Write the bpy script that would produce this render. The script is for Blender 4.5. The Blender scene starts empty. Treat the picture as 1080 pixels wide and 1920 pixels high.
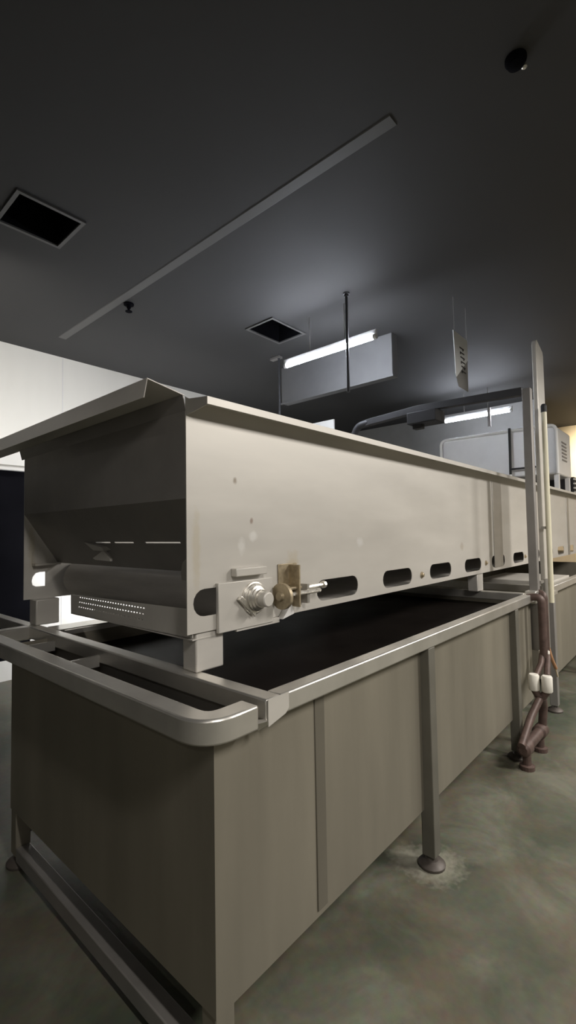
import bpy, bmesh, math, random
from mathutils import Vector, Matrix
from mathutils.geometry import tessellate_polygon
random.seed(4)
S = bpy.context.scene
COL = S.collection

# ------------------------------------------------------------------ materials
def mat(name, col, metallic=0.0, rough=0.5, var=0.12, scale=(4, 4, 4), bump=0.0, bscale=60, detail=4.0, col2=None, spec=0.5):
    m = bpy.data.materials.new(name); m.use_nodes = True
    nt = m.node_tree; N = nt.nodes; L = nt.links
    b = N['Principled BSDF']
    b.inputs['Metallic'].default_value = metallic
    b.inputs['Specular IOR Level'].default_value = spec
    tc = N.new('ShaderNodeTexCoord'); mp = N.new('ShaderNodeMapping')
    mp.inputs['Scale'].default_value = scale
    L.new(tc.outputs['Object'], mp.inputs['Vector'])
    nz = N.new('ShaderNodeTexNoise'); nz.inputs['Scale'].default_value = 1.0; nz.inputs['Detail'].default_value = detail
    nz.inputs['Roughness'].default_value = 0.6
    L.new(mp.outputs[0], nz.inputs['Vector'])
    cr = N.new('ShaderNodeValToRGB')
    c2 = col2 or tuple(min(1, c * (1 + var)) for c in col)
    cr.color_ramp.elements[0].position = 0.3; cr.color_ramp.elements[1].position = 0.7
    cr.color_ramp.elements[0].color = (*[c * (1 - var) for c in col], 1)
    cr.color_ramp.elements[1].color = (*c2, 1)
    L.new(nz.outputs['Fac'], cr.inputs['Fac']); L.new(cr.outputs['Color'], b.inputs['Base Color'])
    mr = N.new('ShaderNodeMapRange'); mr.inputs['To Min'].default_value = max(0.03, rough - 0.08); mr.inputs['To Max'].default_value = min(1, rough + 0.1)
    L.new(nz.outputs['Fac'], mr.inputs['Value']); L.new(mr.outputs[0], b.inputs['Roughness'])
    if bump:
        n2 = N.new('ShaderNodeTexNoise'); n2.inputs['Scale'].default_value = bscale; n2.inputs['Detail'].default_value = 3
        L.new(tc.outputs['Object'], n2.inputs['Vector'])
        bp = N.new('ShaderNodeBump'); bp.inputs['Strength'].default_value = bump; bp.inputs['Distance'].default_value = 0.01
        L.new(n2.outputs['Fac'], bp.inputs['Height']); L.new(bp.outputs[0], b.inputs['Normal'])
    return m

def emit(name, col, strength):
    m = bpy.data.materials.new(name); m.use_nodes = True
    b = m.node_tree.nodes['Principled BSDF']
    b.inputs['Base Color'].default_value = (0.9, 0.9, 0.9, 1)
    b.inputs['Emission Color'].default_value = (*col, 1); b.inputs['Emission Strength'].default_value = strength
    return m

M = {}
M['steel_panel'] = mat('pale_satin_steel', (0.60, 0.575, 0.53), 0.25, 0.42, 0.06, (1.5, 6, 6), 0.0)
M['steel'] = mat('brushed_steel', (0.42, 0.40, 0.365), 0.65, 0.42, 0.10, (2, 2, 9))
M['steel_tank'] = mat('dull_steel_sheet', (0.265, 0.243, 0.195), 0.45, 0.5, 0.14, (4, 4, .5), 0.05, 25)
M['steel_seam'] = mat('dull_steel_strip', (0.19, 0.174, 0.14), 0.45, 0.5, 0.10, (3, 3, 1.2))
M['steel_rail'] = mat('polished_steel_tube', (0.62, 0.60, 0.56), 0.75, 0.33, 0.08, (6, 6, 6))
M['steel_dark'] = mat('grey_steel_profile', (0.30, 0.285, 0.27), 0.5, 0.5, 0.10, (5, 5, 5))
M['bright_metal'] = mat('zinc_bright_metal', (0.75, 0.72, 0.66), 0.85, 0.28, 0.10, (30, 30, 30))
M['worn_brass'] = mat('tarnished_metal', (0.42, 0.35, 0.24), 0.6, 0.45, 0.25, (40, 40, 40))
M['belt'] = mat('grey_plastic_belt', (0.48, 0.455, 0.42), 0.0, 0.55, 0.12, (20, 3, 20))
M['shade_fill'] = mat('painted_tank_shade', (0.010, 0.008, 0.007), 0.0, 0.4, 0.3, spec=0.08)  # near-black colour standing in for the shade inside the tank
M['black'] = mat('black_rubber', (0.012, 0.012, 0.012), 0.0, 0.6, 0.2)
M['dark_steel'] = mat('dark_weathered_steel', (0.06, 0.06, 0.064), 0.3, 0.5, 0.15)
M['dark'] = mat('dark_grey_paint', (0.02, 0.02, 0.022), 0.0, 0.6, 0.2)
M['black_paint'] = mat('black_painted_sheet', (0.006, 0.006, 0.008), 0.0, 0.8, 0.2, spec=0.02)
M['foot_metal'] = mat('dark_foot_metal', (0.10, 0.085, 0.075), 0.3, 0.5, 0.2)
M['steel_leg'] = mat('shade_darkened_leg_tube', (0.155, 0.147, 0.122), 0.3, 0.55, 0.12)  # leg steel darkened so that shade on the tubes sits in the colour
M['duct_grey'] = mat('grey_beam_cladding', (0.14, 0.14, 0.14), 0.0, 0.6, 0.08)
M['recess'] = mat('dark_duct_inside', (0.004, 0.004, 0.005), 0.0, 0.9, 0.2, spec=0.05)
M['white_panel'] = mat('white_insulated_panel', (0.78, 0.765, 0.72), 0.0, 0.45, 0.03, (2, 2, 0.4))
M['white'] = mat('white_paint', (0.80, 0.79, 0.76), 0.0, 0.4, 0.03)
M['white_steel'] = mat('light_grey_enamel', (0.74, 0.73, 0.72), 0.1, 0.4, 0.04)
M['ceiling'] = mat('grey_ceiling_panel', (0.035, 0.0345, 0.034), 0.0, 0.8, 0.10, (1.2, 1.2, 1.2))
M['trim'] = mat('ceiling_joint_trim', (0.085, 0.083, 0.08), 0.0, 0.6, 0.08)
M['wall_grey'] = mat('grey_wall_panel', (0.24, 0.235, 0.225), 0.0, 0.6, 0.06)
M['wall_dark'] = mat('dark_grey_wall_panel', (0.07, 0.068, 0.066), 0.0, 0.6, 0.06)
M['wall_warm'] = mat('cream_wall_panel', (0.70, 0.60, 0.45), 0.0, 0.6, 0.04)
M['pvc'] = mat('cream_plastic_pipe', (0.72, 0.68, 0.52), 0.0, 0.35, 0.05)
M['pipe_brown'] = mat('brown_stained_pipe', (0.10, 0.065, 0.055), 0.2, 0.5, 0.3, (20, 20, 20))
M['valve_white'] = mat('white_plastic_fitting', (0.80, 0.77, 0.70), 0.0, 0.35, 0.04)
M['orange'] = mat('orange_brown_cable', (0.42, 0.22, 0.11), 0.0, 0.5, 0.1)
M['cable_pale'] = mat('pale_cable_end', (0.6, 0.5, 0.36), 0.0, 0.5, 0.1)
M['text'] = mat('dark_print', (0.05, 0.05, 0.05), 0.0, 0.7, 0.1)
M['sign'] = mat('white_sign_board', (0.82, 0.83, 0.84), 0.0, 0.5, 0.03)
M['tube'] = emit('lit_tube', (0.84, 0.89, 1.0), 128.0)
M['tube_off'] = emit('lit_tube_aisle', (1.0, 0.93, 0.83), 3.0)

def floor_mat():
    m = bpy.data.materials.new('wet_green_concrete'); m.use_nodes = True
    nt = m.node_tree; N = nt.nodes; L = nt.links; b = N['Principled BSDF']
    tc = N.new('ShaderNodeTexCoord')
    n1 = N.new('ShaderNodeTexNoise'); n1.inputs['Scale'].default_value = 2.6; n1.inputs['Detail'].default_value = 7; n1.inputs['Roughness'].default_value = 0.6; n1.inputs['Distortion'].default_value = 0.6
    n2 = N.new('ShaderNodeTexNoise'); n2.inputs['Scale'].default_value = 30; n2.inputs['Detail'].default_value = 5
    L.new(tc.outputs['Object'], n1.inputs['Vector']); L.new(tc.outputs['Object'], n2.inputs['Vector'])
    cr = N.new('ShaderNodeValToRGB'); e = cr.color_ramp.elements
    e[0].position = 0.36; e[0].color = (0.075, 0.086, 0.062, 1); e[1].position = 0.72; e[1].color = (0.19, 0.19, 0.145, 1)
    x = e.new(0.52); x.color = (0.118, 0.119, 0.088, 1)
    L.new(n1.outputs['Fac'], cr.inputs['Fac'])
    n3 = N.new('ShaderNodeTexNoise'); n3.inputs['Scale'].default_value = 1.7; n3.inputs['Detail'].default_value = 6; n3.inputs['Distortion'].default_value = 1.0
    mp3 = N.new('ShaderNodeMapping'); mp3.inputs['Location'].default_value = (7, 3, 1); L.new(tc.outputs['Object'], mp3.inputs['Vector']); L.new(mp3.outputs[0], n3.inputs['Vector'])
    r3 = N.new('ShaderNodeMapRange'); r3.inputs['From Min'].default_value = 0.45; r3.inputs['From Max'].default_value = 0.65; L.new(n3.outputs['Fac'], r3.inputs['Value'])
    br = N.new('ShaderNodeMix'); br.data_type = 'RGBA'; br.inputs['B'].default_value = (0.125, 0.098, 0.068, 1)
    hf = N.new('ShaderNodeMath'); hf.operation = 'MULTIPLY'; hf.inputs[1].default_value = 0.65; L.new(r3.outputs[0], hf.inputs[0]); L.new(hf.outputs[0], br.inputs['Factor']); L.new(cr.outputs['Color'], br.inputs['A'])
    mx = N.new('ShaderNodeMix'); mx.data_type = 'RGBA'; mx.blend_type = 'OVERLAY'; mx.inputs['Factor'].default_value = 0.25
    L.new(br.outputs['Result'], mx.inputs['A']); L.new(n2.outputs['Color'], mx.inputs['B'])
    L.new(mx.outputs['Result'], b.inputs['Base Color'])
    mr = N.new('ShaderNodeMapRange'); mr.inputs['To Min'].default_value = 0.28; mr.inputs['To Max'].default_value = 0.75
    L.new(n1.outputs['Fac'], mr.inputs['Value']); L.new(mr.outputs[0], b.inputs['Roughness'])
    bp = N.new('ShaderNodeBump'); bp.inputs['Strength'].default_value = 0.12; bp.inputs['Distance'].default_value = 0.01
    L.new(n2.outputs['Fac'], bp.inputs['Height']); L.new(bp.outputs[0], b.inputs['Normal'])
    return m
M['floor'] = floor_mat()

def stain(m, spots, floor=False):
    """stains of fixed shape on a panel: spots = (x, z, radius, colour, strength) in object space"""
    nt = m.node_tree; N = nt.nodes; L = nt.links; b = N['Principled BSDF']
    tc = N.new('ShaderNodeTexCoord')
    nz = N.new('ShaderNodeTexNoise'); nz.inputs['Scale'].default_value = 40; L.new(tc.outputs['Object'], nz.inputs['Vector'])
    src = b.inputs['Base Color'].links[0].from_socket
    for (x, z, rx, rz, col, st) in spots:
        sub = N.new('ShaderNodeVectorMath'); sub.operation = 'SUBTRACT'; sub.inputs[1].default_value = (x, z, 0) if floor else (x, 0, z)
        L.new(tc.outputs['Object'], sub.inputs[0])
        mul = N.new('ShaderNodeVectorMath'); mul.operation = 'MULTIPLY'; mul.inputs[1].default_value = (1 / rx, 1 / rz, 0) if floor else (1 / rx, 0, 1 / rz)
        L.new(sub.outputs[0], mul.inputs[0])
        ln = N.new('ShaderNodeVectorMath'); ln.operation = 'LENGTH'; L.new(mul.outputs[0], ln.inputs[0])
        ad = N.new('ShaderNodeMath'); ad.operation = 'ADD'; L.new(ln.outputs['Value'], ad.inputs[0]); L.new(nz.outputs['Fac'], ad.inputs[1])
        mr = N.new('ShaderNodeMapRange'); mr.inputs['From Min'].default_value = 1.0; mr.inputs['From Max'].default_value = 1.7
        mr.inputs['To Min'].default_value = st; mr.inputs['To Max'].default_value = 0.0
        L.new(ad.outputs[0], mr.inputs['Value'])
        mx = N.new('ShaderNodeMix'); mx.data_type = 'RGBA'; L.new(mr.outputs[0], mx.inputs['Factor'])
        L.new(src, mx.inputs['A']); mx.inputs['B'].default_value = (*col, 1); src = mx.outputs['Result']
    L.new(src, b.inputs['Base Color'])

# pale lime scale around the middle tank foot
stain(M['floor'], [(2.06, .97, .13, .12, (0.36, 0.35, 0.28), .6), (2.03, 1.06, .10, .10, (0.30, 0.29, 0.24), .5), (3.2, .75, .14, .2, (0.2, 0.2, 0.16), .4)], True)
# ------------------------------------------------------------------ mesh helpers (world coordinates)
def box(bm, x0, x1, y0, y1, z0, z1):
    v = [bm.verts.new(p) for p in ((x0, y0, z0), (x1, y0, z0), (x1, y1, z0), (x0, y1, z0), (x0, y0, z1), (x1, y0, z1), (x1, y1, z1), (x0, y1, z1))]
    for f in ((3, 2, 1, 0), (4, 5, 6, 7), (0, 1, 5, 4), (1, 2, 6, 5), (2, 3, 7, 6), (3, 0, 4, 7)):
        bm.faces.new([v[i] for i in f])

def frame_axes(d):
    d = Vector(d).normalized()
    a = Vector((0, 0, 1)) if abs(d.z) < 0.9 else Vector((1, 0, 0))
    u = d.cross(a).normalized(); w = d.cross(u).normalized()
    return u, w

def lathe(bm, p0, p1, prof, n=28):
    """prof: list of (t along p0->p1 in metres, radius)"""
    p0 = Vector(p0); d = (Vector(p1) - p0).normalized(); u, w = frame_axes(d)
    rings = []
    for t, r in prof:
        rings.append([bm.verts.new(p0 + d * t + (u * math.cos(2 * math.pi * k / n) + w * math.sin(2 * math.pi * k / n)) * r) for k in range(n)])
    for a, b in zip(rings, rings[1:]):
        for k in range(n):
            bm.faces.new((a[k], a[(k + 1) % n], b[(k + 1) % n], b[k]))
    bm.faces.new(list(reversed(rings[0]))); bm.faces.new(rings[-1])

def cyl(bm, p0, p1, r, n=20):
    L = (Vector(p1) - Vector(p0)).length
    lathe(bm, p0, p1, [(0, r), (L, r)], n)

def sweep(bm, pts, sect, closed_sect=True, up=None):
    """sweep a 2D section along a polyline with mitred joints; sect coords (a,b): a along side, b along up"""
    pts = [Vector(p) for p in pts]; rings = []
    up = Vector(up or (0, 0, 1))
    for i, p in enumerate(pts):
        d0 = (pts[i] - pts[i - 1]).normalized() if i else None
        d1 = (pts[i + 1] - pts[i]).normalized() if i < len(pts) - 1 else None
        if d0 is None: t = d1; k = 1
        elif d1 is None: t = d0; k = 1
        else:
            t = (d0 + d1).normalized(); k = 1 / max(0.3, t.dot(d1))
        side = t.cross(up).normalized()
        rings.append([bm.verts.new(p + side * a * k + up * b) for a, b in sect])
    n = len(sect)
    for a, b in zip(rings, rings[1:]):
        for k in range(n if closed_sect else n - 1):
            bm.faces.new((a[k], b[k], b[(k + 1) % n], a[(k + 1) % n]))
    if closed_sect:
        bm.faces.new(rings[0]); bm.faces.new(list(reversed(rings[-1])))

def pipe(bm, pts, r, n=14):
    pts = [Vector(p) for p in pts]; rings = []
    d = (pts[1] - pts[0]).normalized(); u, w = frame_axes(d)
    for i, p in enumerate(pts):
        if i == 0: t = pts[1] - pts[0]
        elif i == len(pts) - 1: t = pts[-1] - pts[-2]
        else: t = (pts[i + 1] - p).normalized() + (p - pts[i - 1]).normalized()
        t.normalize()
        u = (u - t * u.dot(t)).normalized(); w = t.cross(u)
        rings.append([bm.verts.new(p + (u * math.cos(2 * math.pi * k / n) + w * math.sin(2 * math.pi * k / n)) * r) for k in range(n)])
    for a, b in zip(rings, rings[1:]):
        for k in range(n): bm.faces.new((a[k], a[(k + 1) % n], b[(k + 1) % n], b[k]))
    bm.faces.new(list(reversed(rings[0]))); bm.faces.new(rings[-1])

def arc_pts(pts, r, seg=6):
    """round the inner corners of a polyline"""
    pts = [Vector(p) for p in pts]; out = [pts[0]]
    for a, b, c in zip(pts, pts[1:], pts[2:]):
        d0 = (a - b).normalized(); d1 = (c - b).normalized()
        rr = min(r, (a - b).length * 0.49, (c - b).length * 0.49)
        p0 = b + d0 * rr; p1 = b + d1 * rr
        for k in range(seg + 1):
            t = k / seg
            out.append((1 - t) ** 2 * p0 + 2 * t * (1 - t) * b + t * t * p1)
    out.append(pts[-1]); return out

def plate(bm, outer, holes, to3d, th):
    """flat plate with holes. outer/holes: lists of 2D points; to3d(a, b, h) -> 3D; thickness th"""
    loops = [outer] + holes
    tris = tessellate_polygon([[Vector((a, b, 0)) for a, b in lp] for lp in loops])
    flat = [p for lp in loops for p in lp]
    f = [bm.verts.new(to3d(a, b, 0)) for a, b in flat]; k = [bm.verts.new(to3d(a, b, th)) for a, b in flat]
    for t in tris:
        try: bm.faces.new([f[i] for i in t]); bm.faces.new([k[i] for i in reversed(t)])
        except ValueError: pass
    o = 0
    for lp in loops:
        n = len(lp)
        for i in range(n):
            j = (i + 1) % n
            bm.faces.new((f[o + i], f[o + j], k[o + j], k[o + i]))
        o += n

def prism(bm, pts3, off):
    off = Vector(off)
    a = [bm.verts.new(p) for p in pts3]; b = [bm.verts.new(Vector(p) + off) for p in pts3]
    n = len(a); bm.faces.new(a); bm.faces.new(list(reversed(b)))
    for i in range(n): bm.faces.new((a[i], b[i], b[(i + 1) % n], a[(i + 1) % n]))

def slot(x0, x1, zc, h, n=8):
    r = min(h / 2, (x1 - x0) / 2); p = []
    for k in range(n + 1):
        t = math.pi / 2 + math.pi * k / n
        p.append((x0 + r + r * math.cos(t), zc + r * math.sin(t)))
    for k in range(n + 1):
        t = -math.pi / 2 + math.pi * k / n
        p.append((x1 - r + r * math.cos(t), zc + r * math.sin(t)))
    return p

def root_loc(o):
    while o.parent: o = o.parent
    return o.location.copy()

def part(name, bm, m, parent=None, bevel=0.0, smooth=False, label=None):
    bmesh.ops.recalc_face_normals(bm, faces=bm.faces[:])
    if parent is not None:
        L = root_loc(parent)
        bmesh.ops.translate(bm, verts=bm.verts[:], vec=-L)
    me = bpy.data.meshes.new(name); bm.to_mesh(me); bm.free()
    me.materials.append(M[m] if isinstance(m, str) else m)
    o = bpy.data.objects.new(name, me); COL.objects.link(o)
    if parent is not None: o.parent = parent
    if bevel:
        md = o.modifiers.new('bevel', 'BEVEL'); md.width = bevel; md.segments = 2; md.limit_method = 'ANGLE'; md.angle_limit = math.radians(40)
    if smooth or bevel:
        me.shade_smooth() if hasattr(me, 'shade_smooth') else None
        me.set_sharp_from_angle(angle=math.radians(40))
    if label: o['label'] = label
    return o

def nb(): return bmesh.new()
def B(*a):
    bm = nb(); box(bm, *a); return bm
def Cy(p0, p1, r, n=20):
    bm = nb(); cyl(bm, p0, p1, r, n); return bm
def P(pts, r, n=14):
    bm = nb(); pipe(bm, pts, r, n); return bm

def thing(name, loc, label, cat, group=None):
    o = bpy.data.objects.new(name, None); COL.objects.link(o); o.location = loc; o.empty_display_size = 0.1
    o['label'] = label; o['category'] = cat
    if group: o['group'] = group
    return o
def struct(name, bm, m, label=None, **k):
    o = part(name, bm, m, **k); o['kind'] = 'structure'
    if label: o['label'] = label
    return o
def copy_tree(o, loc, label):
    def rec(q, par):
        c = q.copy(); COL.objects.link(c)
        if par is not None: c.parent = par
        for ch in q.children: rec(ch, c)
        return c
    r = rec(o, None); r.location = loc; r['label'] = label
    return r

# ------------------------------------------------------------------ the room
ZC = 3.6; YL = 5.55; XE = 8.3
bm = nb(); box(bm, -3.5, 11.2, -4.2, 5.75, -0.1, 0); struct('floor', bm, 'floor', 'stained grey green concrete floor')
H1 = (1.02, 1.40, 3.03, 3.40); H2 = (3.30, 3.77, 3.07, 3.41)
bm = nb()
plate(bm, [(-3.5, -4.2), (11.2, -4.2), (11.2, 5.75), (-3.5, 5.75)],
      [[(h[0], h[2]), (h[0], h[3]), (h[1], h[3]), (h[1], h[2])] for h in (H1, H2)], lambda a, b, h: (a, b, ZC + h), 0.05)
struct('ceiling', bm, 'ceiling', 'dark grey panel ceiling')
struct('wall_left', B(-3.5, XE, YL, YL + 0.12, 0, ZC), 'white_panel', 'white insulated wall panels behind the machine')
struct('wall_end', B(XE, XE + 0.12, 1.9, YL + 0.12, 0, ZC), 'wall_grey', 'grey wall across the end of the room')
struct('wall_corridor', B(XE + 0.12, 11.1, 2.6, 2.72, 0, ZC), 'wall_warm')
struct('wall_far', B(11.0, 11.12, -4.2, 2.72, 0, ZC), 'wall_warm', 'warm lit wall at the far right')
struct('wall_right', B(-3.5, 11.1, -4.32, -4.2, 0, ZC), 'wall_dark')
struct('wall_back', B(-3.62, -3.5, -4.3, YL + 0.12, 0, ZC), 'wall_grey')
# panel joints of the white wall and the joint strip on the ceiling
for i, x in enumerate((1.15, 2.35, 3.55, 4.75)):
    struct('trim_%d' % (i + 2), B(x - 0.006, x + 0.006, YL - 0.003, YL, 0, ZC), 'white_steel')
bm = nb(); prism(bm, [(2.07, 1.1, ZC), (2.15, 1.1, ZC), (2.145, 1.1, ZC - 0.004), (2.075, 1.1, ZC - 0.004)], (0, 3.9, 0))
struct('trim_1', bm, 'trim', 'pale joint strip running across the dark ceiling')

def ceiling_vent(h, label):
    x0, x1, y0, y1 = h
    t = thing('ceiling_vent', ((x0 + x1) / 2, (y0 + y1) / 2, ZC), label, 'vent', 'open vents in the ceiling')
    w = 0.022
    bm = nb()
    plate(bm, [(x0 - w, y0 - w), (x1 + w, y0 - w), (x1 + w, y1 + w), (x0 - w, y1 + w)],
          [[(x0 + .002, y0 + .002), (x0 + .002, y1 - .002), (x1 - .002, y1 - .002), (x1 - .002, y0 + .002)]], lambda a, b, h: (a, b, ZC - 0.012 + h), 0.012)
    part('frame', bm, 'trim', t)
    bm = nb(); d = 0.35
    box(bm, x0, x0 + .004, y0, y1, ZC, ZC + d); box(bm, x1 - .004, x1, y0, y1, ZC, ZC + d)
    box(bm, x0, x1, y0, y0 + .004, ZC, ZC + d); box(bm, x0, x1, y1 - .004, y1, ZC, ZC + d); box(bm, x0, x1, y0, y1, ZC + d, ZC + d + .01)
    part('duct_recess', bm, 'recess', t)
    return t
ceiling_vent(H1, 'dark square opening in the ceiling at the left edge, with a pale frame')
ceiling_vent(H2, 'dark opening in the ceiling beside the nearer lit tube')

t = thing('sprinkler_head', (2.20, 3.82, ZC), 'small dark sprinkler on the ceiling just right of the pale joint strip', 'sprinkler')
part('escutcheon', Cy((2.2, 3.82, ZC + .004), (2.2, 3.82, ZC - .012), 0.045), 'black_paint', t)
bm = nb(); lathe(bm, (2.2, 3.82, ZC - .012), (2.2, 3.82, ZC - 1), [(0, .018), (.03, .018), (.034, .01), (.055, .01), (.057, .03), (.061, .03)])
part('deflector', bm, 'black_paint', t)
t = thing('smoke_detector', (2.20, 0.54, ZC), 'small round detector on the dark ceiling at the upper right', 'detector')
bm = nb(); lathe(bm, (2.2, .54, ZC), (2.2, .54, ZC - 1), [(0, .045), (.014, .045), (.024, .038), (.034, .034), (.04, .022), (.042, .0005)])
part('housing', bm, 'black_paint', t, smooth=True)
bm = nb(); lathe(bm, (2.235, .515, ZC - .02), (2.235, .515, ZC - 1), [(0, .012), (.012, .012), (.018, .006)])
part('indicator', bm, 'bright_metal', t)

# ceiling duct box behind the nearer tube
t = thing('ceiling_beam', (4.8, 3.1, ZC), 'grey boxed beam hanging under the ceiling behind the nearer lit tube', 'beam')
part('casing', B(4.4, 4.52, 2.38, 3.95, 3.14, ZC), 'duct_grey', t, bevel=.006)
bm = nb(); box(bm, 4.39, 4.4, 2.37, 3.96, 3.13, 3.15); part('bottom_flange', bm, 'duct_grey', t)

# ------------------------------------------------------------------ conveyor trough
X0, X1 = 0.96, 8.26
YN, YF = 1.30, 2.74
ZB, ZT = 1.166, 1.925
cv = thing('conveyor_trough', (0.96, 2.02, 1.03), 'long pale steel conveyor trough with slotted sides standing over the water tank', 'conveyor')
slots = [(0.985, 1.34, 1.266)] + [(1.66 + .578 * k, 1.995 + .578 * k, 1.240) for k in range(11)]
msp = M['steel_panel']
stain(msp, [(1.18 - .96, 1.70 - 1.03, .010, .013, (0.25, 0.2, 0.15), .8), (1.262 - .96, 1.548 - 1.03, .010, .012, (0.28, 0.2, 0.16), .8),
            (1.27 - .96, 1.49 - 1.03, .022, .02, (0.8, 0.79, 0.76), .6), (1.21 - .96, 1.455 - 1.03, .018, .03, (0.8, 0.79, 0.76), .5),
            (2.02 - .96, 1.45 - 1.03, .03, .022, (0.78, 0.77, 0.76), .5), (3.35 - .96, 1.385 - 1.03, .03, .03, (0.42, 0.36, 0.28), .5),
            (1.0 - .96, 1.45 - 1.03, .018, .14, (0.52, 0.46, 0.34), .5), (1.5 - .96, 1.36 - 1.03, .045, .06, (0.52, 0.44, 0.30), .55)])
for nm, y, dy in (('side_panel', YN, .004), ('side_panel', YF, -.004)):
    bm = nb()
    hs = [list(reversed(slot(a, b, z, .094))) for a, b, z in slots]
    if y == YF: hs[0] = [(1.07, 1.232), (1.02, 1.232), (1.004, 1.243), (1.0, 1.262), (1.004, 1.285), (1.02, 1.305), (1.04, 1.31), (1.07, 1.31)]
    plate(bm, [(X0, ZB), (X1, ZB), (X1, 1.957), (X0, 1.957)], hs, lambda a, b, h, y=y, dy=dy: (a, y + h * dy / .004, b), .004)
    part(nm, bm, 'steel_panel', cv)
# flanges with lips along both top edges
def flange(y, s, x0):
    pr = [(y, 1.956), (y + s * .080, 1.956), (y + s * .080, 1.934), (y + s * .084, 1.934), (y + s * .084, 1.960), (y, 1.960)]
    bm = nb(); prism(bm, [(x0, a, b) for a, b in pr], (X1 - x0, 0, 0)); return bm
part('rim_flange', flange(YN, -1, 0.985), 'steel_panel', cv)
part('rim_flange', flange(YF, 1, 0.985), 'steel_panel', cv)
# end flange: a sheet standing out over the open end with its lip folded down
bm = nb()
prism(bm, [(X0 - .004, 1.302, 1.972), (.845, 1.352, 2.016), (.845, 3.3, 2.016), (X0 - .004, 3.3, 1.972)], (0, 0, .003))
prism(bm, [(.844, 1.352, 2.019), (.844, 3.3, 2.019), (.800, 3.3, 1.934), (.800, 1.302, 1.934)], (.003, 0, 0))
part('end_flange', bm, 'steel_panel', cv)
bm = nb(); prism(bm, [(X0, 1.302, 1.922), (X0 - .012, 1.302, 1.974), (X0 - .012, 2.78, 1.974), (X0, 2.78, 1.922)], (.003, 0, 0)); part('top_strip', bm, 'steel_dark', cv)
bm = nb(); prism(bm, [(.960, 1.300, 1.905), (.986, 1.222, 1.932), (.985, 1.216, 1.960), (.962, 1.285, 1.960), (.957, 1.300, 1.97)], (.003, .002, 0)); part('corner_tab', bm, 'steel', cv)
# slanted end plate with a row of narrow slits
def sl(t): return (X0 + (1.137 - X0) * t, 1.623 + (1.355 - 1.623) * t)
bm = nb()
L3 = math.hypot(1.137 - X0, 1.355 - 1.623); tq = (1.623 - 1.4715) / (1.623 - 1.355)
prism(bm, [(X0, YN + .005, ZT + .01), (X0, YF - .005, ZT + .01), (X0, YF - .005, 1.623), (X0, YN + .005, 1.623)], (.003, 0, 0))
sls = [(1.475, 1.715), (1.805, 1.965), (2.0, 2.14)]
plate(bm, [(YN + .005, 0), (YF - .005, 0), (YF - .005, 1), (YN + .005, 1)],
      [[(a, tq - .009), (a, tq + .011), (b, tq + .011), (b, tq - .009)] for a, b in sls],
      lambda a, b, h: (sl(b)[0] + h, a, sl(b)[1]), .003)
part('end_plate', bm, 'steel_dark', cv)
# end roller and mesh belt
RX, RZ, RR = 1.25, 1.262, .1
bm = nb(); lathe(bm, (RX, YN + .02, RZ), (RX, YF - .02, RZ), [(0, .02), (.02, .02), (.021, RR - .012), (YF - YN - .061, RR - .012), (YF - YN - .06, .02), (YF - YN - .04, .02)], 32)
part('end_roller', bm, 'steel_dark', cv, smooth=True)
bm = nb(); n = 16
pro = [(X1 - .1, RZ + RR)] + [(RX + RR * math.cos(math.pi / 2 + math.pi * k / n), RZ + RR * math.sin(math.pi / 2 + math.pi * k / n)) for k in range(n + 1)] + [(X1 - .1, RZ - RR)]
pri = [(a + (0 if a > RX else (RX - a) * .1), RZ + (b - RZ) * .9) for a, b in reversed(pro)]
prism(bm, [(a, YN + .045, b) for a, b in pro + pri], (0, YF - YN - .09, 0))
part('belt', bm, 'belt', cv, smooth=True)
# perforated drip tray below the belt
bm = nb(); holes = []
for r in range(3):
    for k in range(26):
        a = 1.60 + .021 * k + r * .006; z = 1.222 - r * .022
        holes.append([(a, z), (a, z + .005), (a + .013, z + .005), (a + .013, z)])
plate(bm, [(1.306, 1.152), (2.225, 1.142), (2.228, 1.230), (1.306, 1.247)], holes, lambda a, b, h: (.985 + h, a, b), .003)
box(bm, .985, 1.10, 1.306, 2.22, 1.142, 1.146)
part('perforated_tray', bm, 'steel_panel', cv)
# triangular belt guides
bm = nb(); prism(bm, [(1.05, 2.235, 1.472), (1.05, 2.06, 1.449), (1.05, 2.035, 1.432), (1.05, 2.14, 1.435)], (.05, 0, .01))
prism(bm, [(1.05, 2.145, 1.398), (1.05, 2.045, 1.436), (1.05, 1.985, 1.398), (1.05, 1.985, 1.388), (1.05, 2.12, 1.391)], (.012, 0, 0)); part('belt_guide', bm, 'steel_panel', cv)
bm = nb(); prism(bm, [(.975, 1.306, 1.43), (.975, 1.345, 1.405), (.975, 1.355, 1.37), (.975, 1.35, 1.345), (.975, 1.306, 1.345)], (.006, 0, 0)); part('belt_guide', bm, 'steel', cv)
# angle bracket over the slot of the far panel
bm = nb(); box(bm, 1.0, 1.135, YF - .05, YF - .002, 1.347, 1.358); box(bm, 1.0, 1.125, YF - .008, YF - .002, 1.352, 1.42)
part('angle_bracket', bm, 'steel_panel', cv)
# joint strips and small bolts on the near panel
for x in (4.13, 6.9):
    part('joint_strip', B(x - .10 if x < 5 else x - .05, x + .12 if x < 5 else x + .05, YN - .006, YN, ZB + .005 if x > 5 else 1.19, ZT - .02), 'steel', cv, bevel=.002)
for x, z in ((2.70, 1.232), (3.83, 1.24), (4.92, 1.24)):
    bm = nb(); lathe(bm, (x, YN, z), (x, YN - 1, z), [(0, .02), (.004, .02), (.005, .012), (.013, .012), (.016, .008)], 12); part('panel_bolt', bm, 'worn_brass', cv)
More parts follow.
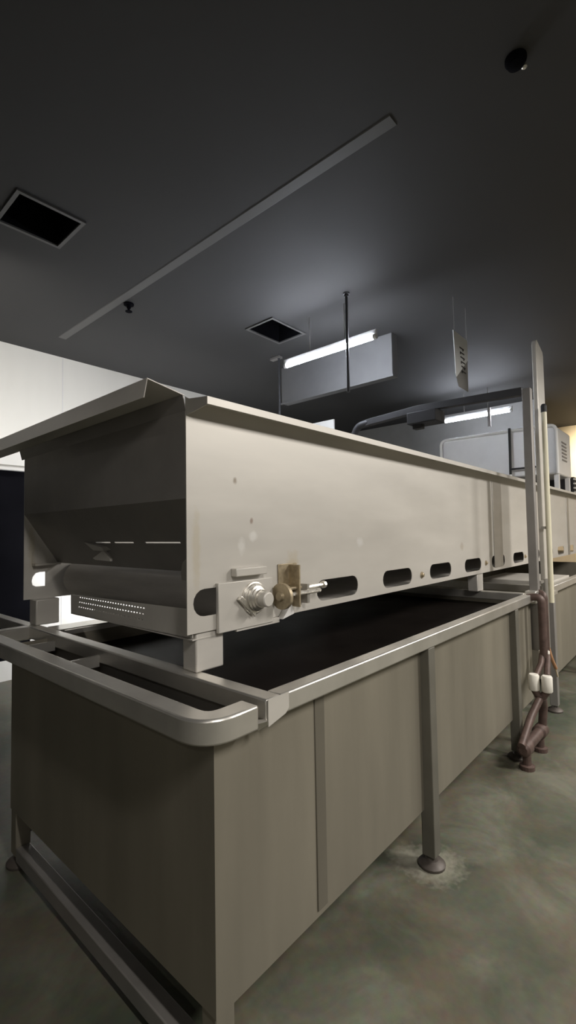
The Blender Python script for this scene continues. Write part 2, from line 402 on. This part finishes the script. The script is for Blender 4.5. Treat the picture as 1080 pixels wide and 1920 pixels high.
# support feet
for x in (1.002, 3.66):
    part('support_foot', B(x, x + .122, YN + .008, YN + .085, 1.03, ZB), 'steel_panel', cv, bevel=.006)
    part('support_foot', B(x, x + .122, YF - .06, YF + .03, 1.03, ZB), 'steel_panel', cv, bevel=.006)

# bearing unit and tensioner on the near panel
bp_ = part('bearing_plate', B(1.082, 1.36, YN - .016, YN - .001, 1.152, 1.328), 'steel_panel', cv, bevel=.003)
part('backing_bar', B(1.17, 1.40, YN - .012, YN - .001, 1.145, 1.165), 'steel_panel', bp_)
part('guide_bar', B(1.155, 1.315, YN - .03, YN - .001, 1.345, 1.375), 'steel_panel', bp_, bevel=.003)
bm = nb(); q = (1.255, YN - .016, 1.258)
lathe(bm, q, (1.255, 0, 1.258), [(0, .062), (.006, .062), (.008, .055), (.014, .056), (.016, .046), (.022, .048), (.026, .040), (.032, .042), (.036, .034), (.046, .034)], 32)
part('bearing_collar', bm, 'bright_metal', bp_, bevel=.001)
bm = nb(); lathe(bm, (1.255, YN - .062, 1.258), (1.255, 0, 1.258), [(0, .028), (.03, .028), (.034, .024)], 24); part('shaft_end', bm, 'steel_panel', bp_, bevel=.001)
bm = nb(); prism(bm, [(1.165, YN - .02, 1.262), (1.18, YN - .02, 1.275), (1.255, YN - .02, 1.21), (1.245, YN - .02, 1.19)], (0, -.012, 0)); part('locking_arm', bm, 'bright_metal', bp_, bevel=.002)
bm = nb(); lathe(bm, (1.36, YN - .045, 1.252), (2, YN - .045, 1.252), [(0, .016), (.012, .02), (.014, .052), (.03, .052), (.034, .03), (.045, .03)], 24); part('adjuster_disc', bm, 'worn_brass', bp_, bevel=.001)
tn = part('tension_bracket', B(1.47, 1.478, YN - .06, YN - .001, 1.20, 1.37), 'worn_brass', cv)
bm = nb(); box(bm, 1.405, 1.52, YN - .006, YN - .001, 1.285, 1.375); box(bm, 1.41, 1.50, YN - .05, YN - .001, 1.272, 1.282); part('bracket_plate', bm, 'worn_brass', tn, bevel=.002)
bm = nb(); lathe(bm, (1.39, YN - .04, 1.252), (2, YN - .04, 1.252), [(0, .010), (.24, .010)], 14); part('threaded_rod', bm, 'bright_metal', tn)
bm = nb(); lathe(bm, (1.56, YN - .03, 1.27), (2, YN - .03, 1.275), [(0, .009), (.10, .009), (.102, .016), (.118, .016)], 8); part('tension_bolt', bm, 'bright_metal', tn)
bm = nb(); prism(bm, [(1.40, YN - .03, 1.158), (1.47, YN - .03, 1.172), (1.455, YN - .03, 1.215)], (0, .028, 0)); part('gusset_plate', bm, 'white_steel', tn)
bm = nb(); box(bm, 1.545, 1.56, YN - .04, YN - .001, 1.205, 1.285); part('rod_stop', bm, 'steel', tn)

# ------------------------------------------------------------------ water tanks
def foot(x, y, par):
    bm = nb(); lathe(bm, (x, y, 0), (x, y, 1), [(0, .058), (.012, .06), (.022, .05), (.03, .03), (.05, .022), (.07, .022)], 20)
    return part('foot', bm, 'foot_metal', par, smooth=True)
S6 = .06
t1 = thing('water_tank', (0.815, 0.98, 0), 'nearer steel water tank on legs with a rounded bumper rail at its end', 'tank')
TX0, TX1, TY0, TY1, TB, TT = .815, 3.84, .992, 2.46, .25, 1.0
bm = nb(); h = .005
box(bm, TX0, TX0 + h, TY0, TY1, TB, TT); box(bm, TX1 - h, TX1, TY0, TY1, TB, TT)
box(bm, TX0 + h, TX1 - h, TY0, TY0 + h, TB, TT); box(bm, TX0 + h, TX1 - h, TY1 - h, TY1, TB, TT)
box(bm, TX0 + h, TX1 - h, TY0 + h, TY1 - h, TB, TB + h)
shell = part('tank_shell', bm, 'steel_tank', t1)
part('seam_strip', B(1.240, 1.292, TY0 - .004, TY0, TB + .02, .97), 'steel_seam', shell, bevel=.002)
part('shade_fill', B(TX0 + .2, TX1 - .006, TY0 + .006, TY1 - .006, TB + .006, .93), 'shade_fill', t1, label='near-black fill standing in for the shade inside the tank')  # solid block added to make the tank's inside read as deep shade
part('weir_plate', B(TX0 + .185, TX0 + .2, TY0 + .006, TY1 - .006, TB + .006, .967), 'steel_dark', t1)
part('rail', B(1.03, 3.80, .945, 1.005, .97, 1.03), 'steel_rail', t1, bevel=.007)
part('far_rail', B(1.03, 3.84, 2.46, 2.61, .97, 1.03), 'steel_rail', t1, bevel=.007)
cb = part('cross_beam', B(.97, 1.03, .947, 3.35, .968, 1.03), 'steel_rail', t1, bevel=.006)
bm = nb(); prism(bm, [(.972, .945, 1.03), (1.06, .945, 1.03), (1.06, .945, .985), (1.045, .945, .972), (.972, .945, .955)], (0, -.003, 0)); part('end_cap', bm, 'steel_panel', cb)
part('cross_beam', B(3.74, 3.80, 1.006, 2.455, .968, 1.03), 'steel_rail', t1, bevel=.006)
w = .035
path = arc_pts([(.93, .972, .995), (.775, .972, .995), (.775, 2.72, .995), (1.0, 2.72, .995)], .085, 10)
bm = nb(); sweep(bm, path, [(-w, -.034), (w, -.034), (w, .034), (-w, .034)]); part('bumper_rail', bm, 'steel_rail', t1, bevel=.007)
bm = nb(); prism(bm, [(.87, .99, .99), (.93, .945, .975), (1.02, .945, .965), (.98, .99, .93)], (0, .012, 0)); part('corner_web', bm, 'steel_rail', t1)
bm = nb(); box(bm, .81, .97, 1.92, 1.94, .955, 1.0); part('rail_bracket', bm, 'steel_rail', t1)
bm = nb(); box(bm, .81, .97, 2.36, 2.38, .955, 1.0); part('rail_bracket', bm, 'steel_rail', t1)
for (x, y, zt) in ((.850, 1.026, TB), (2.05, .978, .97), (3.357, .978, .97), (.850, 2.43, TB), (2.05, 2.49, .97), (3.357, 2.49, .97)):
    lg = part('leg', B(x - .032, x + .032, y - .03 , y + .03, .05, zt), 'steel_leg' if zt > .5 else 'steel_tank', t1, bevel=.004)
    foot(x, y, lg)
part('base_beam', B(.818, .878, 1.056, 2.40, .032, .092), 'steel_dark', t1, bevel=.004)
part('base_beam', B(.882, 3.6, 2.41, 2.46, .13, .19), 'steel_dark', t1, bevel=.004)

t2 = thing('water_tank', (4.35, 0.98, 0), 'second steel tank farther along, half hidden behind the post and pipes', 'tank')
bm = nb(); a0, a1 = 4.35, 8.1
box(bm, a0, a0 + h, TY0, TY1, TB, TT); box(bm, a1 - h, a1, TY0, TY1, TB, TT); box(bm, a0, a1, TY0, TY0 + h, TB, TT); box(bm, a0, a1, TY1 - h, TY1, TB, TT); box(bm, a0, a1, TY0, TY1, TB, TB + h)
part('tank_shell', bm, 'steel_tank', t2)
part('rail', B(a0 - .02, a1, .945, 1.005, .97, 1.03), 'steel_rail', t2, bevel=.007)
part('far_rail', B(a0 - .02, a1, 2.46, 2.6, .97, 1.03), 'steel_rail', t2, bevel=.007)
part('cross_beam', B(a0 - .02, a0 + .04, 1.005, 2.9, .97, 1.03), 'steel_rail', t2, bevel=.006)
part('cover_plate', B(a0 + .2, a0 + .95, 1.006, 1.6, 1.0, 1.045), 'steel_panel', t2, bevel=.004)
for (x, y) in ((4.40, .978), (5.7, .978), (7.0, .978), (4.40, 2.49), (7.0, 2.49)):
    lg = part('leg', B(x - .032, x + .032, y - .03, y + .03, .05, .97), 'steel_dark', t2, bevel=.004); foot(x, y, lg)

# ------------------------------------------------------------------ gantry, posts and pipes at the tank end
g = thing('gantry_frame', (3.89, .97, 1.03), 'dark gantry frame of square tube arching over the conveyor trough', 'frame')
part('post', B(3.862, 3.922, .94, 1.0, .60, 2.575), 'steel_dark', g, bevel=.004)
bm = nb(); sweep(bm, arc_pts([(3.892, 1.0, 2.56), (3.892, 1.85, 2.575), (3.892, 2.62, 2.535), (3.892, 2.62, 1.9)], .1, 8)[:1] + [(3.892, 1.85, 2.585), (3.892, 2.39, 2.55)], [(-.03, -.03), (.03, -.03), (.03, .03), (-.03, .03)])
part('top_beam', bm, 'dark_steel', g, bevel=.004)
bm = nb(); pipe(bm, arc_pts([(3.892, 2.37, 2.55), (3.892, 2.50, 2.54), (3.892, 2.70, 2.10), (3.892, 2.78, 1.965)], .09, 8), .034); part('drop_leg', bm, 'dark_steel', g, smooth=True)
mb = part('drive_box', B(3.80, 3.99, 1.66, 1.93, 2.44, 2.545), 'dark', g, bevel=.008)
part('cable_gland', B(3.85, 3.92, 1.82, 1.90, 2.405, 2.44), 'black', mb)
part('conduit_clip', B(3.922, 4.012, .93, .945, 1.09, 1.11), 'steel', g)
part('clamp', B(3.78, 3.87, .935, 1.01, .955, 1.045), 'steel_rail', g, bevel=.006)

t = thing('upright_bar', (4.25, .965, 1.03), 'tall pale flat steel upright with a rounded top at the right', 'post')
bm = nb(); prism(bm, [(4.135, .95, .975), (4.36, .95, .975), (4.36, .95, 2.95), (4.34, .95, 2.985), (4.17, .95, 3.04), (4.145, .95, 3.025), (4.135, .95, 2.99)], (0, .035, 0))
part('bar', bm, 'steel_panel', t, bevel=.006)
part('fixing_bracket', B(4.15, 4.36, .915, .952, .97, 1.0), 'steel_rail', t)
for z in (1.5, 1.08):
    part('pipe_clip', B(4.07, 4.14, .925, .952, z, z + .02), 'steel', t)

t = thing('plastic_pipe', (4.10, .905, .93), 'cream plastic pipe standing upright beside the tall pale upright', 'pipe')
part('tube', Cy((4.10, .905, .93), (4.10, .905, 2.43), .0195), 'pvc', t, smooth=True)
bm = nb(); lathe(bm, (4.10, .905, 2.42), (4.1, .905, 3), [(0, .022), (.05, .022), (.065, .014)], 16); part('end_cap', bm, 'dark', t)
t = thing('steel_conduit', (4.0, .925, .6), 'thin grey conduit running down past the tank rail, ending in a brown cable', 'conduit')
part('conduit', Cy((4.02, .925, .60), (4.02, .925, 1.12), .018), 'steel', t, smooth=True)
part('cable', P(arc_pts([(4.02, .925, .61), (4.06, .91, .50), (4.13, .90, .42)], .06, 5), .012), 'orange', t, smooth=True)
part('cable_end', P([(4.12, .902, .425), (4.17, .90, .35)], .007), 'cable_pale', t)

t = thing('valve_manifold', (3.72, .90, 0), 'cluster of brown stained pipes with white valve fittings by the tank leg', 'pipework')
bm = nb(); pipe(bm, arc_pts([(3.70, .975, 1.01), (3.70, .88, 1.02), (3.70, .88, .60)], .05, 6), .026); part('pipe', bm, 'pipe_brown', t, smooth=True)
bm = nb(); pipe(bm, arc_pts([(3.90, .96, 1.03), (3.86, .90, 1.02), (3.86, .90, .60)], .05, 6), .024); part('pipe', bm, 'pipe_brown', t, smooth=True)
bm = nb(); lathe(bm, (3.80, .90, .52), (3.80, .90, 2), [(0, .036), (.03, .036), (.031, .03), (.07, .03), (.071, .036), (.10, .036)], 18); part('union', bm, 'valve_white', t, bevel=.002)
for x, y in ((3.52, .905), (3.53, .827)):
    bm = nb(); lathe(bm, (x, y, .41), (x, y, 2), [(0, .028), (.008, .034), (.10, .034), (.11, .028)], 20); part('valve_body', bm, 'valve_white', t, bevel=.003)
bm = nb(); pipe(bm, [(3.70, .89, .62), (3.66, .89, .56), (3.54, .90, .49)], .02); part('branch_pipe', bm, 'pipe_brown', t, smooth=True)
bm = nb(); pipe(bm, [(3.86, .90, .61), (3.76, .87, .58), (3.55, .83, .51)], .02); part('branch_pipe', bm, 'pipe_brown', t, smooth=True)
bm = nb(); pipe(bm, arc_pts([(3.52, .905, .42), (3.53, .87, .35), (3.54, .827, .42)], .04, 5), .024); part('lower_pipe', bm, 'pipe_brown', t, smooth=True)
bm = nb(); pipe(bm, arc_pts([(3.53, .87, .37), (3.40, .90, .27), (3.17, .90, .16)], .04, 5), .024); part('lower_pipe', bm, 'pipe_brown', t, smooth=True)
bm = nb(); pipe(bm, arc_pts([(3.53, .86, .37), (3.60, .87, .30), (3.60, .885, .13)], .05, 5), .027); part('lower_pipe', bm, 'pipe_brown', t, smooth=True)
bm = nb(); lathe(bm, (3.18, .895, .13), (3.80, .885, .13), [(0, .025), (.015, .042), (.08, .045), (.09, .034), (.34, .034), (.35, .045), (.43, .045), (.445, .02)], 20); part('strainer_body', bm, 'pipe_brown', t, smooth=True)
for x in (3.24, 3.56):
    bm = nb(); lathe(bm, (x, .89, 0), (x, .89, 1), [(0, .045), (.025, .045), (.03, .026), (.1, .026)], 16); part('drain_stub', bm, 'pipe_brown', t)

# ------------------------------------------------------------------ boxes on the conveyor, far away
t = thing('dryer_hood', (6.85, 2.0, 1.95), 'pale boxy hood standing across the conveyor trough under the farther lit tube', 'hood')
hx0, hx1, hy0, hy1, hz0, hz1 = 6.43, 7.26, 1.30, 2.74, 2.17, 2.77
part('body', B(hx0 + .02, hx1, hy0, hy1, hz0, hz1 - .01), 'white_steel', t, bevel=.02)
bm = nb()
pth = arc_pts([(hx0, hy0 - .005, hz0), (hx0, hy0 - .005, hz1), (hx0, hy1 + .005, hz1), (hx0, hy1 + .005, hz0)], .08, 6)
pipe(bm, pth, .02, 10); part('front_rim', bm, 'white', t, smooth=True)
bm = nb()
for k in range(6): box(bm, 6.72, 6.98, hy0 - .008, hy0 + .002, 2.36 + k * .045, 2.378 + k * .045)
part('louvre', bm, 'steel_dark', t)
for x in (6.5, 7.1):
    bm = nb(); box(bm, x, x + .06, hy0, hy0 + .05, 1.961, hz0); part('leg', bm, 'white_steel', t)
    part('leg', B(x, x + .06, hy1 - .05, hy1, 1.961, hz0), 'white_steel', t)
t = thing('hanging_cable', (6.36, 1.78, 2.0), 'dark cable hanging in front of the pale hood', 'cable')
part('cable', P([(6.40, 1.82, 2.80), (6.40, 1.82, 2.5), (6.39, 1.82, 2.25), (6.38, 1.82, 1.93)], .016), 'black', t, smooth=True)
bm = nb(); pipe(bm, [(6.385, 1.82, 2.27), (6.38, 1.52, 2.27)], .012); part('branch', bm, 'dark', t)
bm = nb(); lathe(bm, (6.37, 1.82, 1.90), (6.37, 1.82, 3), [(0, .05), (.1, .05), (.14, .02), (.3, .02)], 14); part('socket', bm, 'white_steel', t)
t = thing('vent_unit', (7.7, 1.6, 1.95), 'low slatted unit on the conveyor trough just past the pale hood', 'vent unit')
part('body', B(7.34, 8.2, 1.29, 2.3, 1.961, 2.2), 'dark', t)
for k in range(4):
    part('slat', B(7.33, 8.2, 1.27, 1.295, 1.98 + k * .06, 2.0 + k * .06), 'white', t)

# sign hung from the ceiling
sg = thing('hanging_sign', (4.25, 1.6, 3.29), 'white sign with small dark marks hanging from the ceiling, one corner cut off', 'sign')
sx0, sx1, sy, sz0, sz1 = 4.09, 4.42, 1.60, 2.90, 3.29
bm = nb(); prism(bm, [(sx0, sy, sz1), (sx1, sy, sz1), (sx1, sy, 3.10), (sx0 + .05, sy, sz0 - .02), (sx0 + .03, sy, sz0)], (0, .006, 0)); bd = part('board', bm, 'sign', sg)
bm = nb(); prism(bm, [(sx1, sy + .004, 3.10), (sx1, sy + .004, 2.80), (sx0 + .10, sy + .004, 2.80), (sx0 + .05, sy + .004, sz0 - .02)], (0, .005, 0)); part('lower_corner', bm, 'wall_grey', sg, label='grey lower corner')
bm = nb(); cyl(bm, (sx0 + .02, sy, sz1 - .01), (sx0 + .02, sy, ZC), .003, 6); part('hanger_wire', bm, 'steel_dark', sg); bm = nb(); cyl(bm, (sx1 - .02, sy, sz1 - .01), (sx1 - .02, sy, ZC), .003, 6); part('hanger_wire', bm, 'steel_dark', sg)
bm = nb()
for k in range(6):
    zc = 3.165 - k * .042; xa = sx0 + .13 + .008 * k
    box(bm, xa, xa + .10, sy - .002, sy, zc, zc + .012)
    box(bm, xa + (.0 if k % 2 else .07), xa + (.018 if k % 2 else .088), sy - .002, sy, zc - .012, zc + .012)
part('lettering', bm, 'text', bd)

# conduits dropping from the ceiling
def drop(x, y, z0, label, arm):
    t = thing('conduit_drop', (x, y, ZC), label, 'conduit')
    part('tube', Cy((x, y, z0), (x, y, ZC), .013, 12), 'dark_steel', t, smooth=True)
    bm = nb(); lathe(bm, (x, y, ZC), (x, y, 0), [(0, .03), (.008, .03), (.01, .02), (.03, .02)], 12); part('ceiling_flange', bm, 'dark_steel', t)
    if arm: part('support_clip', B(x - .03, x + .03, y - .03, y + .12, ZC - .03, ZC - .005), 'steel_dark', t)
drop(3.40, 2.27, 2.72, 'thin dark conduit dropping from the ceiling across the nearer lit tube', False)
drop(4.07, 3.69, 2.0, 'thin grey conduit dropping from the ceiling left of the nearer lit tube', True)

# things behind the machine
t = thing('partition_board', (4.49, 3.6, 0), 'white upright board behind the conveyor, only its top corner showing above the rim', 'board')
part('board', B(4.47, 4.49, 3.2, 4.1, .08, 2.83), 'white', t, bevel=.003)
for y in (3.3, 3.95): part('foot', B(4.33, 4.63, y, y + .05, 0, .08), 'steel_dark', t, bevel=.004)
t = thing('dark_cabinet', (.9, 5.2, 0), 'black cabinet with a stepped white top at the left edge', 'cabinet')
part('body', B(-.6, 1.80, 4.95, 5.54, .35, 2.14), 'black_paint', t, bevel=.004)
bm = nb(); box(bm, -.62, 1.85, 4.9, 5.54, 2.19, 2.36); box(bm, -.61, 1.84, 4.92, 5.54, 2.165, 2.19); box(bm, -.62, 1.85, 4.89, 5.54, 2.14, 2.165); part('top_cover', bm, 'white', t, label='stepped white top')
for x in (-.5, .5, 1.5):
    part('leg', B(x, x + .06, 5.35, 5.41, 0, .36), 'dark', t)

# ------------------------------------------------------------------ tube lights
def tube_light(x, y0, y1, z, label, m, rods=True, group='tube lights hung below the ceiling', bw=.012):
    t = thing('tube_light', (x, (y0 + y1) / 2, z), label, 'lamp', group)
    part('tube', Cy((x, y0, z), (x, y1, z), .022, 16), m, t, smooth=True)
    for q in (y0 - .03, y1): part('end_cap', Cy((x, q, z), (x, q + .03, z), .024, 16), 'white_steel', t)
    part('batten', B(x - bw, x + bw, y0 - .03, y1 + .03, z + .026, z + .06), 'white_steel', t)
    if rods:
        for yy in (y0 + .3, y1 - .3): part('hanger_rod', Cy((x, yy, z + .06), (x, yy, ZC), .006, 8), 'steel_dark', t)
    return t
tube_light(3.54, 2.09, 3.10, 3.20, 'nearer lit tube light hanging over the conveyor trough', 'tube')
tl2 = tube_light(7.1, 2.0, 2.95, 3.20, 'farther lit tube light hanging above the pale hood', 'tube')
part('strap', B(7.03, 7.06, 2.25, 2.29, 3.0, 3.28), 'steel_dark', tl2)

def area(name, loc, sx, sy, power, col, rot=(0, 0, 0), spread=180):
    l = bpy.data.lights.new(name, 'AREA'); l.shape = 'RECTANGLE'; l.size = sx; l.size_y = sy; l.energy = power; l.color = col; l.spread = math.radians(spread)
    o = bpy.data.objects.new(name, l); COL.objects.link(o); o.location = loc; o.rotation_euler = rot; return o
# aisle lamps on the camera's right (outside the frame): battens with a downlight under each; the one behind the camera is added fill
for x, lab, pw in ((-2.0, 'added fill light past the near end of the tank', 21), (.3, 'aisle tube light beside the near end of the tank', 90), (3.4, 'aisle tube light right of the nearer tank', 140),
                   (5.7, 'aisle tube light beside the second tank', 115), (7.9, 'aisle tube light near the far wall', 70)):
    tube_light(x, -2.2, -1.0, 3.25, lab, 'tube_off', group='tube lights over the aisle', bw=.1)
    area('aisle_lamp', (x, -1.6, 3.20), .12, 1.3, pw, (1.0, .95, .885))
# added lamps washing the white wall: unseen at the left, and hidden low behind the machine
tube_light(.35, 3.7, 4.9, 3.3, 'added tube light by the white wall at the left', 'tube_off', group='added tube lights by the white wall', bw=.1)
area('added_wall_wash', (.6, 3.7, 3.3), .8, .12, 15, (1, .97, .92), Vector((.62, .68, -.30)).to_track_quat('-Z', 'Y').to_euler(), 110)  # added light aimed at the wall, unseen
area('added_back_fill', (3.2, 4.05, 1.2), 1.1, .05, 45, (1, .98, .95), (math.radians(90), 0, 0))
t = thing('added_strip_lamp', (3.4, 4.0, 1.2), 'added strip light behind the conveyor facing the white wall', 'lamp')  # added light source that brightens the wall seen through the trough's gaps
part('batten', B(2.8, 4.0, 3.93, 3.97, 1.15, 1.25), 'white_steel', t)
part('tube', Cy((2.85, 4.0, 1.2), (3.95, 4.0, 1.2), .02, 14), 'tube', t, smooth=True)
for x in (2.9, 3.9): part('stand', Cy((x, 3.95, 0), (x, 3.95, 1.15), .02, 12), 'steel_dark', t)
area('corridor_lamp', (10.0, 1.4, 3.2), .3, .8, 30, (1.0, .87, .64), Vector((.85, .1, -.5)).to_track_quat('-Z', 'Y').to_euler(), 110)

# ------------------------------------------------------------------ world, camera, view
w_ = bpy.data.worlds.new('World'); S.world = w_; w_.use_nodes = True
w_.node_tree.nodes['Background'].inputs['Color'].default_value = (0.5, 0.5, 0.5, 1)
w_.node_tree.nodes['Background'].inputs['Strength'].default_value = 0.0

f, yaw, pit, rol = 882.36, math.radians(41.37388), math.radians(2.57726), math.radians(-0.93504)
F = Vector((math.cos(yaw) * math.cos(pit), math.sin(yaw) * math.cos(pit), math.sin(pit)))
r = Vector((math.sin(yaw), -math.cos(yaw), 0)); u = r.cross(F)
r2 = r * math.cos(rol) + u * math.sin(rol); u2 = -r * math.sin(rol) + u * math.cos(rol)
cam = bpy.data.cameras.new('camera'); co = bpy.data.objects.new('camera', cam); COL.objects.link(co)
mw = Matrix((r2, u2, -F)).transposed().to_4x4(); mw.translation = (0, 0, 1.5); co.matrix_world = mw
cam.sensor_fit = 'HORIZONTAL'; cam.sensor_width = 36; cam.lens = f / 1080 * 36; cam.clip_start = .02
S.camera = co
S.view_settings.view_transform = 'Standard'; S.view_settings.look = 'None'; S.view_settings.gamma = 1; S.view_settings.use_curve_mapping = False
S.view_settings.exposure = -0.08
